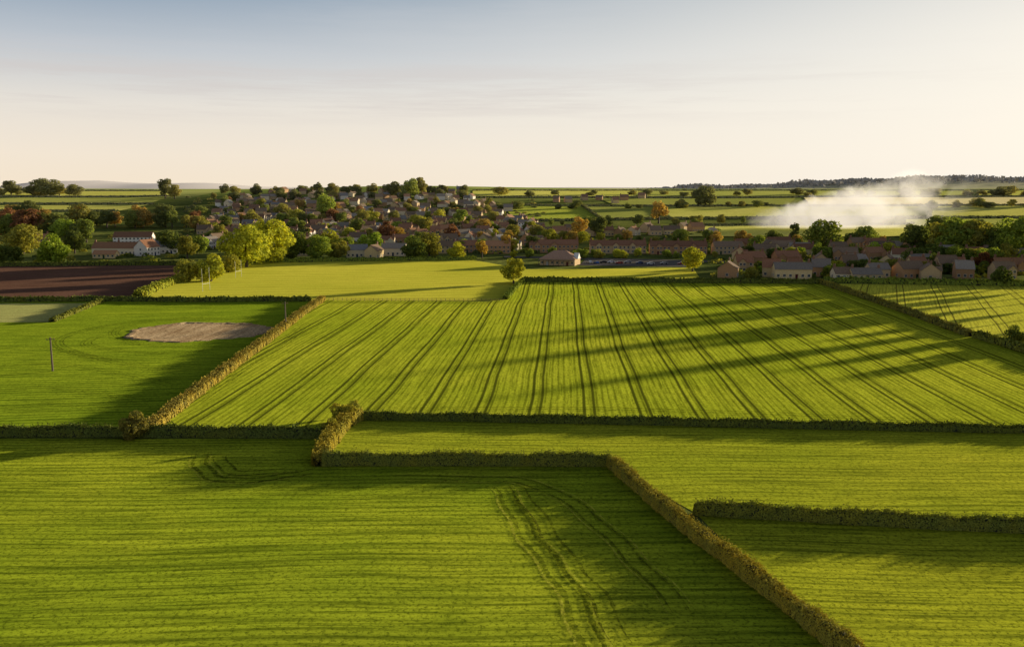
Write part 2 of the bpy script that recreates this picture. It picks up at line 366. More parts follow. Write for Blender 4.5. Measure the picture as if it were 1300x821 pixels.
# ------------------------------------------------------------ hedges
def hedge(name, pix, w, h, color, label, dens=110, leaf=.2, cat='hedge', group='field hedges', world=None):
    P = world if world else [at(*p) for p in pix]
    segs = [(P[i+1]-P[i]).length for i in range(len(P)-1)]; L = sum(segs); n = max(3, int(L/max(1.0, leaf*4)))
    def pos(s):
        for i, sg in enumerate(segs):
            if s <= sg or i == len(segs)-1:
                d = P[i+1]-P[i]; return P[i]+d*min(1, s/max(sg, 1e-6)), Vector((d.x, d.y, 0)).normalized()
            s -= sg
    ph = random.random()*50
    def end(s): t = min(1, (min(s, L-s)+.02)/(w*.45)); return math.sqrt(max(0, 1-(1-t)**2))
    def hf(s): return h*(.92+.10*math.sin(s*.37+ph)+.06*math.sin(s*1.13+ph*2)+.05*math.sin(s*2.9+ph)+.04*math.sin(s*5.3))*(.35+.65*end(s))
    def wf(s): return w*(.95+.10*math.sin(s*.51+ph*3)+.08*math.sin(s*1.7+ph)+.05*math.sin(s*4.1))*(.1+.9*end(s))
    V = []; F = []
    sec = [(-.44, -.3), (-.43, .76), (-.25, .9), (.25, .9), (.43, .76), (.44, -.3)]
    for i in range(n+1):
        s = L*i/n; c, d = pos(s); nr = Vector((-d.y, d.x, 0)); hh = hf(s); ww = wf(s); z0 = H(c.x, c.y)
        for (a, b_) in sec:
            q = c+nr*(a*ww*(1+random.uniform(-.06, .06))); V.append((q.x, q.y, z0+b_*hh*(1+random.uniform(-.06, .03))))
    m = len(sec)
    for i in range(n):
        for k in range(m-1): a = i*m+k; F.append((a, a+1, a+m+1, a+m))
    nc = len(F)
    N = int(L*dens); LP = np.zeros((N, 3)); LN = np.zeros((N, 3)); S = np.zeros(N)
    for i in range(N):
        s = random.random()*L; c, d = pos(s); nr = Vector((-d.y, d.x, 0)); hh = hf(s); ww = wf(s)
        r = random.random()*(2*h+w)
        if r < h: a, zz, nv = -.5, r/h, -nr
        elif r < 2*h: a, zz, nv = .5, (r-h)/h, nr
        else: a, zz, nv = (r-2*h)/w-.5, 1., Vector((0, 0, 1))
        if zz > .8: a *= .94
        q = c+nr*(a*ww+random.gauss(0, .035*w))
        LP[i] = (q.x, q.y, H(c.x, c.y)+zz*hh*.98+random.gauss(0, .03*h)+(random.random()**8)*.4*h*(zz > .9))
        LN[i] = (nv.x*1.6+random.gauss(0, .3), nv.y*1.6+random.gauss(0, .3), nv.z*.6+random.gauss(0, .3)+.02); S[i] = leaf*random.uniform(.5, 1.2)
        if zz > .9: LN[i] += np.array([SH[0]*.4*random.random(), SH[1]*.4*random.random(), 0])
    LV, LF = leafquads(LP, LN, S)
    me = quads(name, np.vstack([np.array(V), LV]), np.vstack([np.array(F), LF+len(V)]), [0]*nc+[1]*len(LF))
    return tag(link(name, me, mats=[M['core'], M['hleaf']], color=color), label, cat, group)
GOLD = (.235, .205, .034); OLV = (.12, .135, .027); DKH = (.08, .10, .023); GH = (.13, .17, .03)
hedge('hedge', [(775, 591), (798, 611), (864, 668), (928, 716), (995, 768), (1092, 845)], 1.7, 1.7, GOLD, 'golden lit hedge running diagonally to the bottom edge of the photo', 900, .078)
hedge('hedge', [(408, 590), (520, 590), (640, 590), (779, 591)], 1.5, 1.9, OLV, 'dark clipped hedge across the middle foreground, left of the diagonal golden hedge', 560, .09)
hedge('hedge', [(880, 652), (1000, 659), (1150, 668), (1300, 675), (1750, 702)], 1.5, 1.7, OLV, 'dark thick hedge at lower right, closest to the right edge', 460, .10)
hedge('hedge', [(-350, 553), (0, 553), (200, 553), (412, 555)], 1.9, 1.7, DKH, 'dark hedge at the left between the sandy-patch field and the lowest field', 260, .14)
hedge('hedge', [(452, 532), (600, 534), (800, 538), (1000, 543), (1300, 549), (1700, 556)], 1.6, 1.3, DKH, 'long low dark hedge along the bottom of the tramlined field', 220, .14)
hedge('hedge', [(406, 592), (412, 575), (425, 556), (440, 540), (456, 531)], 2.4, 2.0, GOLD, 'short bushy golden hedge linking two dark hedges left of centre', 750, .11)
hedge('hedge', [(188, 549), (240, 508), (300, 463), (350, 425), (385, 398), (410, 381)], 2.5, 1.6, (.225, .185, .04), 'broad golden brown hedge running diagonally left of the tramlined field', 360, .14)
hedge('hedge', [(-350, 383), (0, 383), (130, 382), (260, 383), (395, 382)], 3, 1.6, DKH, 'dark straight hedge below the brown ploughed field', 50, .35)
hedge('hedge', [(176, 377), (206, 364), (236, 353)], 5, 2.2, (.20, .22, .03), 'short bright hedge between the ploughed field and the playing field', 80, .35)
hedge('hedge', [(130, 383), (98, 396), (66, 409)], 2, 1.2, OLV, 'thin hedge beside the small pale pasture at far left', 50, .3)
hedge('hedge', [(642, 380), (652, 368), (664, 357)], 2, 1.3, GH, 'short low hedge below the bright tree at the playing field corner', 60, .3)
hedge('hedge', [(662, 357), (760, 358), (900, 359), (1040, 360)], 3, 1.8, DKH, 'dark hedge along the top of the tramlined field', 50, .38)
hedge('hedge', [(1040, 359), (1100, 379), (1170, 404), (1232, 427)], 2.6, 1.6, (.15, .145, .035), 'brown green hedge sloping down right of the tramlined field', 100, .25)
hedge('hedge', [(1238, 428), (1300, 446), (1500, 510), (1630, 551)], 2.8, 1.8, OLV, 'dark hedge meeting the right edge, below the bushy corner tree', 110, .25)
hedge('hedge', [(1045, 358), (1180, 361), (1300, 363), (1700, 367)], 4, 2.2, GH, 'hedge in front of the right hand houses, top of the pale field', 50, .4)
hedge('hedge', [(0, 338), (120, 337), (232, 336)], 3, 2.0, DKH, 'dark hedge along the top of the ploughed field', 40, .4)
hedge('hedge', [(300, 334), (420, 332), (520, 331), (605, 330)], 3, 2.0, GH, 'long hedge along the far side of the playing field', 40, .4)
farh = [([(-200, 250), (0, 250), (215, 249.5)], 'uppermost left hillside hedge'), ([(-200, 259), (0, 259), (195, 259.5)], 'second left hillside hedge down from the skyline'), ([(-200, 268.5), (0, 268.5), (150, 268.5)], 'lowest left hillside hedge'),
        ([(600, 251), (800, 251), (1010, 251)], 'long far hedge above the small square green field'), ([(640, 261), (780, 262), (985, 261.5)], 'far hedge directly above the small square green field'),
        ([(985, 262), (1180, 261.5), (1500, 261.5)], 'far hedge below the pale yellow fields'), ([(1010, 250.5), (1240, 250), (1500, 249.5)], 'far hedge above the pale yellow fields'),
        ([(765, 279), (738, 260)], 'short far hedge right of the small square green field'), ([(850, 278), (834, 262)], 'short sloping far hedge left of the bright far field'),
        ([(1180, 276), (1182, 262)], 'short far hedge right of the smoke'), ([(655, 281), (850, 278), (1010, 277), (1180, 276.5)], 'far hedge along the foot of the small square green field'),
        ([(1180, 277), (1500, 277)], 'far hedge running to the right edge behind the tall tree clump'), ([(850, 287), (1000, 286), (1160, 285)], 'far hedge just in front of the smoke'),
        ([(1240, 250), (1242, 242.5)], 'tiny hedge up to the skyline at far right'), ([(820, 250), (828, 242.5)], 'tiny hedge up to the skyline right of centre'),
        ([(600, 242.5), (800, 242.3), (1030, 242.3)], 'skyline hedge right of the village hill'), ([(1030, 242.3), (1300, 242), (1600, 242)], 'skyline hedge at far right'), ([(-200, 242.6), (100, 242.6), (225, 242.6)], 'skyline hedge at far left')]
for p, lb in farh: hedge('hedgerow', p, 3.4, 1.9, (.14, .155, .05), lb, 7, 1.0, 'hedge', 'far hillside hedges')

# ------------------------------------------------------------ trees
def crown_mesh(name, lobes, N, leaf, thin=.1):
    vol = np.array([l_[3]*l_[4]*l_[5] for l_ in lobes])**(2/3); vol /= vol.sum()
    idx = rng.choice(len(lobes), N, p=vol); Ls = np.array(lobes)[idx]
    d = rng.normal(size=(N, 3)); d /= np.linalg.norm(d, axis=1, keepdims=True)
    r = 1-np.abs(rng.normal(0, .16, N)); r *= 1+.12*np.sin(d[:, 0]*7+idx)*np.sin(d[:, 2]*8+idx*2)
    P = Ls[:, :3]+d*Ls[:, 3:6]*r[:, None]
    nz = np.sin(P[:, 0]*1.9+idx)+np.sin(P[:, 1]*2.1)+np.sin(P[:, 2]*2.3+1)
    keep = (nz > -1.6+thin) & (P[:, 2] > .15); P = P[keep]; d = d[keep]
    Nn = d+rng.normal(size=P.shape)*.55; V, F = leafquads(P, Nn, leaf*rng.uniform(.5, 1.25, len(P)))
    return quads(name, V, F)
def lob(n, cz, rx, rz, lr, seed, low=.0):
    rs = np.random.default_rng(seed); out = [(0, 0, cz, rx*.62, rx*.62, rz*.68)]
    for i in range(n):
        a = i*2.4+rs.random()*.7; f = rs.uniform(-.85, .95); k = math.sqrt(max(.05, 1-f*f))*rs.uniform(.55, .8)
        s = lr*rs.uniform(.7, 1.25); out.append((math.cos(a)*rx*k, math.sin(a)*rx*k, cz+f*rz*.72, s, s, s*rs.uniform(.7, .95)))
    return out
CR = {'round': [crown_mesh('crown_round', lob(16, 6.1, 5.1, 5.8, 2.0, s), 4600, .32, .2) for s in (1, 2, 3)],
      'tall': [crown_mesh('crown_tall', lob(15, 6.3, 3.5, 5.8, 1.7, s), 3600, .31, .2) for s in (4, 5)],
      'broad': [crown_mesh('crown_broad', lob(18, 5.7, 6.9, 5.6, 2.4, s), 5200, .35, .2) for s in (6, 7)],
      'bushy': [crown_mesh('crown_bushy', lob(14, 5.0, 6.0, 6.2, 2.6, s), 4600, .38, .2) for s in (8, 9)],
      'columnar': [crown_mesh('crown_column', lob(12, 6.2, 1.6, 6.0, 1.0, s), 2000, .3) for s in (10,)],
      'loose': [crown_mesh('crown_loose', lob(13, 6.9, 4.4, 5.2, 1.6, s), 2600, .33, .3) for s in (11, 12)]}
def trunk_mesh(seed):
    rs = random.Random(seed); b = MB(); b.tube((0, 0, -.5), (.1, 0, 3.4), .34, .24); b.tube((.1, 0, 3.3), (-.1, .1, 7.5), .24, .1)
    for k in range(5):
        a = k*1.3+rs.random(); z = 2.6+k*.6; b.tube((.05, 0, z), (math.cos(a)*2.6, math.sin(a)*2.6, z+2.6), .13, .04, 5)
    return b.mesh('trunk')
TR = [trunk_mesh(s) for s in (1, 2)]
def tree(p, h, kind, color, label, group, name=None, wide=1.0):
    r = bpy.data.objects.new(name or (kind+'_tree'), None); col.objects.link(r); r.location = p; r.rotation_euler.z = random.uniform(0, 6.28)
    s = h/12.0; r.scale = (s*wide, s*wide, s)
    link('trunk', random.choice(TR), r, [M['bark']]); v = random.uniform(.82, 1.18)
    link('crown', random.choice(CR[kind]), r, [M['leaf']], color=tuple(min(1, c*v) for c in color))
    return tag(r, label, 'tree', group)
def ptree(px, py, hpx, kind, color, label, group='trees around the village', **k):
    p = at(px, py); return tree(p, hpx*p.length/FPX*1.0, kind, color, label, group, **k)
DG = (.062, .084, .022); MG = (.107, .142, .028); YG = (.205, .22, .03); OG = (.15, .153, .034); CO = (.125, .058, .03); GD = (.225, .17, .048); BG = (.145, .20, .03)
CN = {DG: 'dark green', MG: 'mid green', YG: 'yellow green', OG: 'olive', CO: 'copper red', GD: 'golden brown', BG: 'fresh green'}
HT = [(8, 300, 32, 'round', CO, 'copper red tree at the left edge of the photo'), (30, 322, 34, 'broad', OG, 'broad olive tree left of the round fresh green tree'),
 (67, 334, 34, 'bushy', BG, 'low round fresh green tree at left, above the ploughed field'), (95, 322, 28, 'round', DG, 'dark green tree just left of the farmhouse'),
 (12, 336, 26, 'bushy', DG, 'dark low tree in the left corner above the ploughed field'), (110, 308, 30, 'tall', MG, 'tall green tree behind the left end of the farm'),
 (238, 328, 28, 'round', OG, 'olive tree just right of the slate roofed farm building'), (240, 357, 30, 'bushy', (.165, .17, .035), 'rounded golden green tree at the left corner of the playing field'),
 (268, 357, 34, 'bushy', (.185, .20, .03), 'yellow green tree at the playing field corner, beside the first post'), (290, 346, 26, 'bushy', OG, 'small olive bush right of the two corner trees'),
 (313, 339, 54, 'broad', (.19, .21, .03), 'large yellow green tree, left of the pair above the playing field'), (342, 333, 54, 'broad', YG, 'large yellow green tree, right of the pair above the playing field'),
 (372, 330, 38, 'broad', DG, 'dark green tree right of the large yellow green pair'), (405, 330, 32, 'broad', MG, 'mid green tree left of the pale front houses'),
 (430, 328, 26, 'bushy', OG, 'olive bushy tree beside the pale front houses'), (527, 329, 30, 'bushy', DG, 'dark bushy tree right of the pale front houses'),
 (545, 326, 32, 'broad', OG, 'olive spreading tree beyond the middle of the playing field'), (580, 328, 22, 'bushy', YG, 'small yellow green tree beside the playing field hedge'),
 (612, 328, 24, 'loose', GD, 'golden brown loose tree left of the hipped pavilion'), (652, 360, 34, 'round', (.205, .215, .032), 'bright lone tree at the corner of the playing field'),
 (879, 345, 32, 'round', (.21, .22, .03), 'bright yellow green tree at the left end of the brick estate'), (960, 322, 24, 'round', MG, 'rounded tree among the estate houses, left of centre'),
 (1046, 322, 42, 'broad', (.11, .14, .03), 'big rounded tree standing above the estate roofs'), (1097, 314, 26, 'broad', MG, 'spreading tree behind the estate, below the smoke'),
 (1008, 312, 32, 'columnar', DG, 'slim dark columnar tree behind the estate'), (940, 312, 20, 'round', GD, 'small golden brown tree behind the brick estate'),
 (1165, 322, 34, 'broad', DG, 'leftmost tree of the tall dark clump at right'), (1192, 324, 42, 'tall', OG, 'second tree of the tall dark clump at right'),
 (1215, 326, 46, 'broad', MG, 'third tree of the tall dark clump at right'), (1238, 327, 44, 'round', OG, 'fourth tree of the tall dark clump at right'),
 (1262, 328, 38, 'broad', DG, 'fifth tree of the tall dark clump at right'), (1290, 330, 50, 'broad', MG, 'tallest green tree touching the right edge'),
 (1248, 346, 24, 'round', CO, 'copper red tree among the houses at far right'), (1182, 345, 22, 'bushy', DG, 'dark bush between the houses at far right'),
 (1135, 344, 18, 'bushy', OG, 'small olive bush among the front estate houses'), (1052, 352, 18, 'bushy', MG, 'small bush between the honey semis and the bungalows'),
 (955, 353, 16, 'bushy', OG, 'small bush right of the front brick house'), (1272, 362, 22, 'bushy', DG, 'dark bush on the hedge at far right'),
 (1288, 437, 22, 'bushy', DKH, 'bushy dark tree on the hedge at the right edge'), (735, 306, 32, 'loose', GD, 'golden brown tree above the brick terraces'),
 (836, 284, 32, 'loose', GD, 'pale golden tree on the hillside above the brick terraces'), (760, 300, 26, 'round', DG, 'dark tree behind the middle brick terrace'),
 (895, 262, 26, 'broad', DG, 'dark clump standing alone in the far fields'), (888, 262, 22, 'round', DG, 'dark rounded tree left beside the lone far clump'),
 (210, 252, 26, 'tall', DG, 'dark tall tree alone on the left skyline'), (222, 253, 18, 'round', OG, 'smaller tree right of the tall left skyline tree'),
 (405, 262, 34, 'columnar', DG, 'tall dark columnar tree on the village hill'), (414, 274, 28, 'round', BG, 'bright green tree below the columnar village tree'),
 (521, 252, 26, 'round', BG, 'round bright tree crowning the village hill'), (500, 250, 20, 'broad', DG, 'dark tree just left of the bright hilltop tree'),
 (534, 250, 26, 'tall', OG, 'tall olive tree just right of the bright hilltop tree'), (170, 556, 34, 'bushy', (.125, .12, .035), 'brownish round shrub at the foot of the left diagonal hedge'),
 (437, 536, 30, 'bushy', (.185, .18, .03), 'sunlit shrub where the central hedges meet'), (419, 553, 24, 'bushy', OG, 'darker shrub left below the sunlit central shrub'),
 (449, 528, 22, 'loose', OG, 'small thin shrub above the sunlit central shrub')]
for t in HT: ptree(*t)
ORD = ['first', 'second', 'third', 'fourth', 'fifth', 'sixth', 'seventh', 'eighth', 'ninth', 'tenth', 'eleventh', 'twelfth', 'thirteenth', 'fourteenth', 'fifteenth', 'sixteenth', 'seventeenth', 'eighteenth', 'nineteenth', 'twentieth',
       'twenty-first', 'twenty-second', 'twenty-third', 'twenty-fourth', 'twenty-fifth', 'twenty-sixth', 'twenty-seventh', 'twenty-eighth', 'twenty-ninth', 'thirtieth', 'thirty-first', 'thirty-second', 'thirty-third', 'thirty-fourth', 'thirty-fifth', 'thirty-sixth', 'thirty-seventh', 'thirty-eighth', 'thirty-ninth', 'fortieth']
SHN = {'round': 'rounded', 'tall': 'tall', 'broad': 'spreading', 'bushy': 'bushy', 'columnar': 'columnar', 'loose': 'thin'}
def tree_row(x0, x1, py0, py1, n, h0, h1, phrase, cols, kinds=('round', 'broad', 'bushy', 'tall', 'broad', 'loose'), group='trees around the village', wide=1.0):
    xs = sorted((i+.5+random.uniform(-.9, .9))/n for i in range(n))
    for i in range(n):
        f = xs[i]; k = random.choice(kinds); c = random.choice(cols)
        ptree(x0+(x1-x0)*f, py0+(py1-py0)*f+random.uniform(-1, 1), (h0+(h1-h0)*random.random()**1.4)*1.05, k, c, f'{SHN[k]} {CN[c]} tree, {ORD[i]} from the left {phrase}', group, wide=wide*random.uniform(.9, 1.3))
MIX = [DG, DG, DG, MG, MG, MG, OG, OG, OG, YG, YG, GD, GD, BG, BG, CO]
SK = ('broad', 'bushy', 'bushy', 'round')
tree_row(215, 690, 321, 320, 22, 17, 28, 'in the lowest village tree row', MIX)
tree_row(225, 720, 306, 307, 27, 12, 23, 'in the second village tree row', MIX)
tree_row(240, 700, 294, 295, 26, 11, 21, 'in the third village tree row', MIX)
tree_row(250, 640, 283, 284, 26, 9, 18, 'in the fourth village tree row', MIX)
tree_row(262, 630, 272, 273, 24, 8, 15, 'in the fifth village tree row', MIX)
tree_row(270, 620, 262, 263, 21, 7, 13, 'in the sixth village tree row', MIX)
tree_row(275, 600, 253, 252, 18, 7, 12, 'in the seventh village tree row', [DG, DG, MG, OG], SK)
tree_row(275, 590, 246, 245, 26, 7, 13, 'along the village skyline', [DG, DG, OG], SK)
tree_row(-10, 115, 300, 303, 9, 22, 34, 'in the left tree belt, front', [DG, MG, OG, BG, CO, CO])
tree_row(-10, 240, 286, 290, 18, 16, 28, 'in the left tree belt, back', [DG, MG, OG, GD])
tree_row(-10, 100, 248, 248, 9, 8, 20, 'on the left skyline', [DG, DG, OG], SK, wide=1.3)
tree_row(915, 1160, 312, 314, 13, 12, 20, 'behind the brick estate', [DG, MG, OG, GD])
tree_row(640, 910, 309, 309, 16, 10, 20, 'behind the brick terraces', [DG, OG, MG, MG, YG, GD])
tree_row(650, 905, 327, 327, 14, 8, 14, 'in front of the brick terraces', [DG, OG, MG, YG], SK)
tree_row(930, 1300, 345, 349, 27, 10, 19, 'among the front estate gardens', [BG, OG, MG, YG, DG, DG], SK)
tree_row(930, 1300, 328, 332, 26, 11, 21, 'among the rear estate gardens', [BG, OG, MG, YG, DG, DG], SK)
tree_row(1150, 1310, 338, 345, 12, 20, 32, 'among the far right houses', [DG, MG, OG])
tree_row(1160, 1310, 300, 300, 8, 16, 24, 'behind the tall clump at right', [DG, MG, OG])
tree_row(640, 1010, 288, 284, 14, 8, 15, 'on the middle hillside', [DG, OG, MG])
tree_row(600, 1000, 266, 262, 14, 5, 11, 'along the far middle hedges', [DG, OG, MG], SK, wide=1.3)
tree_row(620, 1010, 248, 248, 13, 5, 10, 'on the middle skyline', [DG, OG], SK, wide=1.6)
tree_row(1010, 1310, 248, 248, 15, 5, 13, 'on the right skyline', [DG, OG], SK, wide=1.6)
tree_row(1180, 1310, 264, 263, 7, 8, 13, 'along the far right hedge', [DG, OG, MG], SK, wide=1.3)

for i, (y, h, wd, k) in enumerate([(480, 30, .45, 'loose'), (460, 36, .5, 'loose'), (440, 24, .6, 'loose'), (418, 36, .42, 'tall'), (400, 32, .5, 'loose'), (380, 22, .6, 'loose'), (360, 35, .42, 'loose'), (342, 26, .5, 'loose'),
                              (318, 15, .6, 'loose'), (300, 25, .42, 'loose'), (276, 15, .6, 'loose'), (250, 13, .7, 'loose')]):  # unseen trees, added and sized to throw shadow streaks over the field
    tree(Vector((.577*y+17, y, 0)), h, k, random.choice([DG, MG, OG]), f'slim shadow-casting tree added beyond the right edge, {ORD[i]} from the far end', 'added shadow-casting trees beyond the right edge', wide=wd)

# gardens: low shrubs and garden hedges between the houses, one uncountable mass
def gardens(n, color, seed, label):
    rs = np.random.default_rng(seed); Ps = []; Ns = []; Ss = []
    for i in range(n):
        z = rs.random()
        if z < .62: px, py = rs.uniform(235, 690), 250+rs.random()**.8*72
        elif z < .85: px, py = rs.uniform(910, 1300), rs.uniform(306, 353)
        elif z < .93: px, py = rs.uniform(640, 910), rs.uniform(292, 322)
        else: px, py = rs.uniform(0, 240), rs.uniform(296, 334)
        p = at(px, py); r = rs.uniform(1.2, 3.4); k = 46; d = rs.normal(size=(k, 3)); d /= np.linalg.norm(d, axis=1, keepdims=True); d[:, 2] = abs(d[:, 2])
        el = rs.uniform(.7, 2.2); Ps.append(np.array(p)+d*np.array([r*el, r, r*.85])*rs.uniform(.7, 1, (k, 1))); Ns.append(d+rs.normal(size=(k, 3))*.4); Ss.append(rs.uniform(.35, .8, k)*(.7+p.y/1500))
    LV, LF = leafquads(np.vstack(Ps), np.vstack(Ns), np.hstack(Ss)); tag(link('garden_greenery', quads('garden_greenery', LV, LF), mats=[M['leaf']], color=color), label, 'greenery', kind='stuff')
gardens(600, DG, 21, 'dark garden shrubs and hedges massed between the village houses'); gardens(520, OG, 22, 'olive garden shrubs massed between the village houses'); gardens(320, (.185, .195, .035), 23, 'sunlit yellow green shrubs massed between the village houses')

# wooded far ridge reads as one mass
Np = 9000; LP = []
for i in range(Np):
    x = random.uniform(300, 4200); y = 3700+random.gauss(0, 120); z = H(x, y)
    LP.append((x, y, z+random.random()*(10+6*math.sin(x/90)+4*math.sin(x/37)+3*math.sin(x/230))))
LP = np.array(LP); LV, LF = leafquads(LP, rng.normal(size=LP.shape)+np.array([0, -1, .5]), rng.uniform(3, 8, Np))
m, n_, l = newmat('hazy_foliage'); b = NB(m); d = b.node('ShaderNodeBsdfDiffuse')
l.new(b.mix(b.ramp(b.noise(b.node('ShaderNodeNewGeometry').outputs['Position'], .02, 3), .3, .7), (.42, .39, .34, 1), (.54, .49, .42, 1)), d.inputs[0]); b.out(d.outputs[0])  # ridge foliage carries pale haze in its base colour
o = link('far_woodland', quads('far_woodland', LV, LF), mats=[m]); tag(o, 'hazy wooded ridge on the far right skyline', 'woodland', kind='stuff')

# ------------------------------------------------------------ houses
def win_mesh():
    b = MB()
    b.box(-.62, .62, -.08, 0, 1.16, 1.24); b.box(-.7, .7, -.14, 0, -.09, 0.0); b.box(-.62, -.54, -.08, 0, 0, 1.16); b.box(.54, .62, -.08, 0, 0, 1.16); b.box(-.035, .035, -.07, 0, 0, 1.16)
    return b.mesh('window')
def pane_mesh():
    b = MB(); b.box(-.54, .54, -.045, -.005, 0, 1.16); return b.mesh('pane')
def door_mesh():
    b = MB(); b.box(-.48, .48, -.09, 0, 0, 2.05); b.box(-.62, .62, -.5, 0, 2.12, 2.22); b.box(-.56, -.49, -.12, 0, 0, 2.12); b.box(.49, .56, -.12, 0, 0, 2.12); return b.mesh('door')
WM, PM, DM = win_mesh(), pane_mesh(), door_mesh()
cache = {}
def q(v, s=.5): return round(v/s)*s
def house(p, w, d, he, hr, rz, wc, rc, label, group, name='house', chims=1, detail=2, storeys=2, hip=False, cross=None):
    w, d, he, hr = max(4, q(w)), q(d), q(he, .2), q(hr, .2)
    r = bpy.data.objects.new(name, None); col.objects.link(r); r.location = p; r.rotation_euler.z = rz
    tag(r, label, 'building' if name != 'house' else 'house', group)
    bays = [-w/2+5.5+k*11 for k in range(int(w//11))] if (w > 24 and name == 'terrace') else ([(-w/2+2.6) if cross == 'l' else (w/2-2.6)] if cross and w > 7.5 and not hip else [])
    key = (w, d, he, hr, hip, tuple(bays))
    if key not in cache:
        b = MB()
        if hip: b.box(-w/2, w/2, -d/2, d/2, -2, he)
        else: b.prism([(-d/2, -2), (d/2, -2), (d/2, he), (0, he+hr), (-d/2, he)], -w/2, w/2)
        for x in bays:                                   # projecting gabled bays
                i = len(b.V)
                b.V += [(x-2, -d/2-.9, -2), (x+2, -d/2-.9, -2), (x+2, -d/2-.9, he), (x, -d/2-.9, he+1.7), (x-2, -d/2-.9, he), (x-2, 0, -2), (x+2, 0, -2), (x+2, 0, he), (x, 0, he+1.7), (x-2, 0, he)]
                b.F += [(i, i+1, i+2, i+3, i+4), (i+9, i+8, i+7, i+6, i+5), (i+1, i+6, i+7, i+2), (i, i+4, i+9, i+5)]
        wm = b.mesh('wall'); b = MB(); o_ = .35; t = .16; sl = hr/(d/2)
        if hip:
            hw = max(.5, w/2-d/2); e = o_
            b.V = [(-w/2-e, -d/2-e, he), (w/2+e, -d/2-e, he), (w/2+e, d/2+e, he), (-w/2-e, d/2+e, he), (-hw, 0, he+hr), (hw, 0, he+hr),
                   ]; b.F = [(0, 1, 5, 4), (1, 2, 5), (2, 3, 4, 5), (3, 0, 4), (3, 2, 1, 0)]
            b.box(-w/2-e, w/2+e, -d/2-e, d/2+e, he-.2, he-.003)
        else:
            ye = d/2+o_; ze = he-o_*sl
            b.prism([(-ye, ze+.04), (0, he+hr+.04), (ye, ze+.04), (ye, ze+t+.04), (0, he+hr+t+.06), (-ye, ze+t+.04)], -w/2-.25, w/2+.25)
            b.box(-w/2-.26, w/2+.26, -.14, .14, he+hr+t, he+hr+t+.14)
            for x in bays:
                    for sd in (-1, 1):
                        i = len(b.V)
                        b.V += [(x, -d/2-1.15, he+1.9), (x+sd*2.3, -d/2-1.15, he-.1), (x+sd*2.3, -1.5, he-.1), (x, -1.5, he+1.9), (x, -d/2-1.15, he+1.75), (x+sd*2.3, -d/2-1.15, he-.25), (x+sd*2.3, -1.5, he-.25), (x, -1.5, he+1.75)]
                        b.F += [(i, i+1, i+2, i+3), (i+7, i+6, i+5, i+4), (i, i+4, i+5, i+1), (i+1, i+5, i+6, i+2)]
        cache[key] = (wm, b.mesh('roof'))
    wm, rm = cache[key]; v = random.uniform(.85, 1.12)
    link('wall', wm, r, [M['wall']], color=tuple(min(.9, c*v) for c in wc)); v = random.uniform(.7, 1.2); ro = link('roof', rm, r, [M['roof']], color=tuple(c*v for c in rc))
    for k in range(chims):
        x = (-w/2+.7)+(w-1.4)*(k/(max(1, chims-1)) if chims > 1 else random.choice([0, 1]))
        if hip: x *= .4
        ck = 'ch'
        if ck not in cache:
            b = MB(); b.box(-.5, .5, -.35, .35, -1.2, 1.3); b.box(-.56, .56, -.41, .41, 1.3, 1.45)
            b.tube((-.22, 0, 1.45), (-.22, 0, 1.85), .13, .11, 6); b.tube((.22, 0, 1.45), (.22, 0, 1.85), .13, .11, 6); cache[ck] = b.mesh('chimney')
        link('chimney', cache[ck], ro, [M['brickch']], loc=(x, 0, he+hr))
    if detail == 0: return r
    nb = max(2, int(w/2.6))
    ndoor = max(1, int(w/9)) if detail == 2 else 0
    doors = set(int((k+.5)*nb/ndoor) for k in range(ndoor)) if ndoor else set()
    for s in range(storeys):
        z = 1.0+s*2.55
        if z+1.3 > he: break
        for k in range(nb):
            x = -w/2+(k+.5)*w/nb; yf = -d/2
            for bx in bays:
                if abs(x-bx) < 2.6: x = bx+(.9 if x > bx else -.9)*(abs(x-bx) > .7); yf = -d/2-.9
            if s == 0 and k in doors:
                link('door', DM, r, [M['door']], color=random.choice([(.5, .5, .48), (.12, .03, .03), (.03, .06, .12), (.05, .09, .05)]), loc=(x, yf, 0)); continue
            wi = link('window', WM, r, [M['white']], loc=(x, yf, z))
            link('pane', PM, wi, [M['glass']])
        if detail == 2 and not hip:
            for sd in (-1, 1):
                wi = link('window', WM, r, [M['white']], loc=(sd*w/2, 0, z), rz=sd*math.pi/2); link('pane', PM, wi, [M['glass']])
    return r
BRK = (.43, .245, .12); HAM = (.60, .45, .23); CRM = (.72, .61, .42); WHT = (.84, .78, .68); PBR = (.52, .37, .20)
RB = (.25, .12, .065); BN = (.20, .135, .085); SL = (.18, .175, .175); OR = (.38, .19, .095); GYR = (.25, .21, .17)
def ph(px, py, wpx, d, he, hr, rz, wc, rc, label, group, **k):
    p = at(px, py); w = wpx*p.length/FPX; return house(Vector((p.x, p.y+d/2, p.z)), w, d, he, hr, R(rz), wc, rc, label, group, **k)
E = 'brick houses of the estate at right'
ph(703, 321, 62, 9, 5.4, 3, 0, BRK, RB, 'leftmost long brick terrace, behind the pavilion', E, name='terrace', chims=4)
ph(785, 322, 70, 9, 5.4, 3, 0, PBR, RB, 'middle long brick terrace, above the car park', E, name='terrace', chims=5)
ph(862, 323, 70, 9, 5.4, 3, -1, BRK, RB, 'rightmost long brick terrace, above the bright yellow green tree', E, name='terrace', chims=5)
ph(925, 323, 36, 9, 5.2, 3, 4, PBR, BN, 'brick pair of houses just right of the long terraces', E, chims=2)
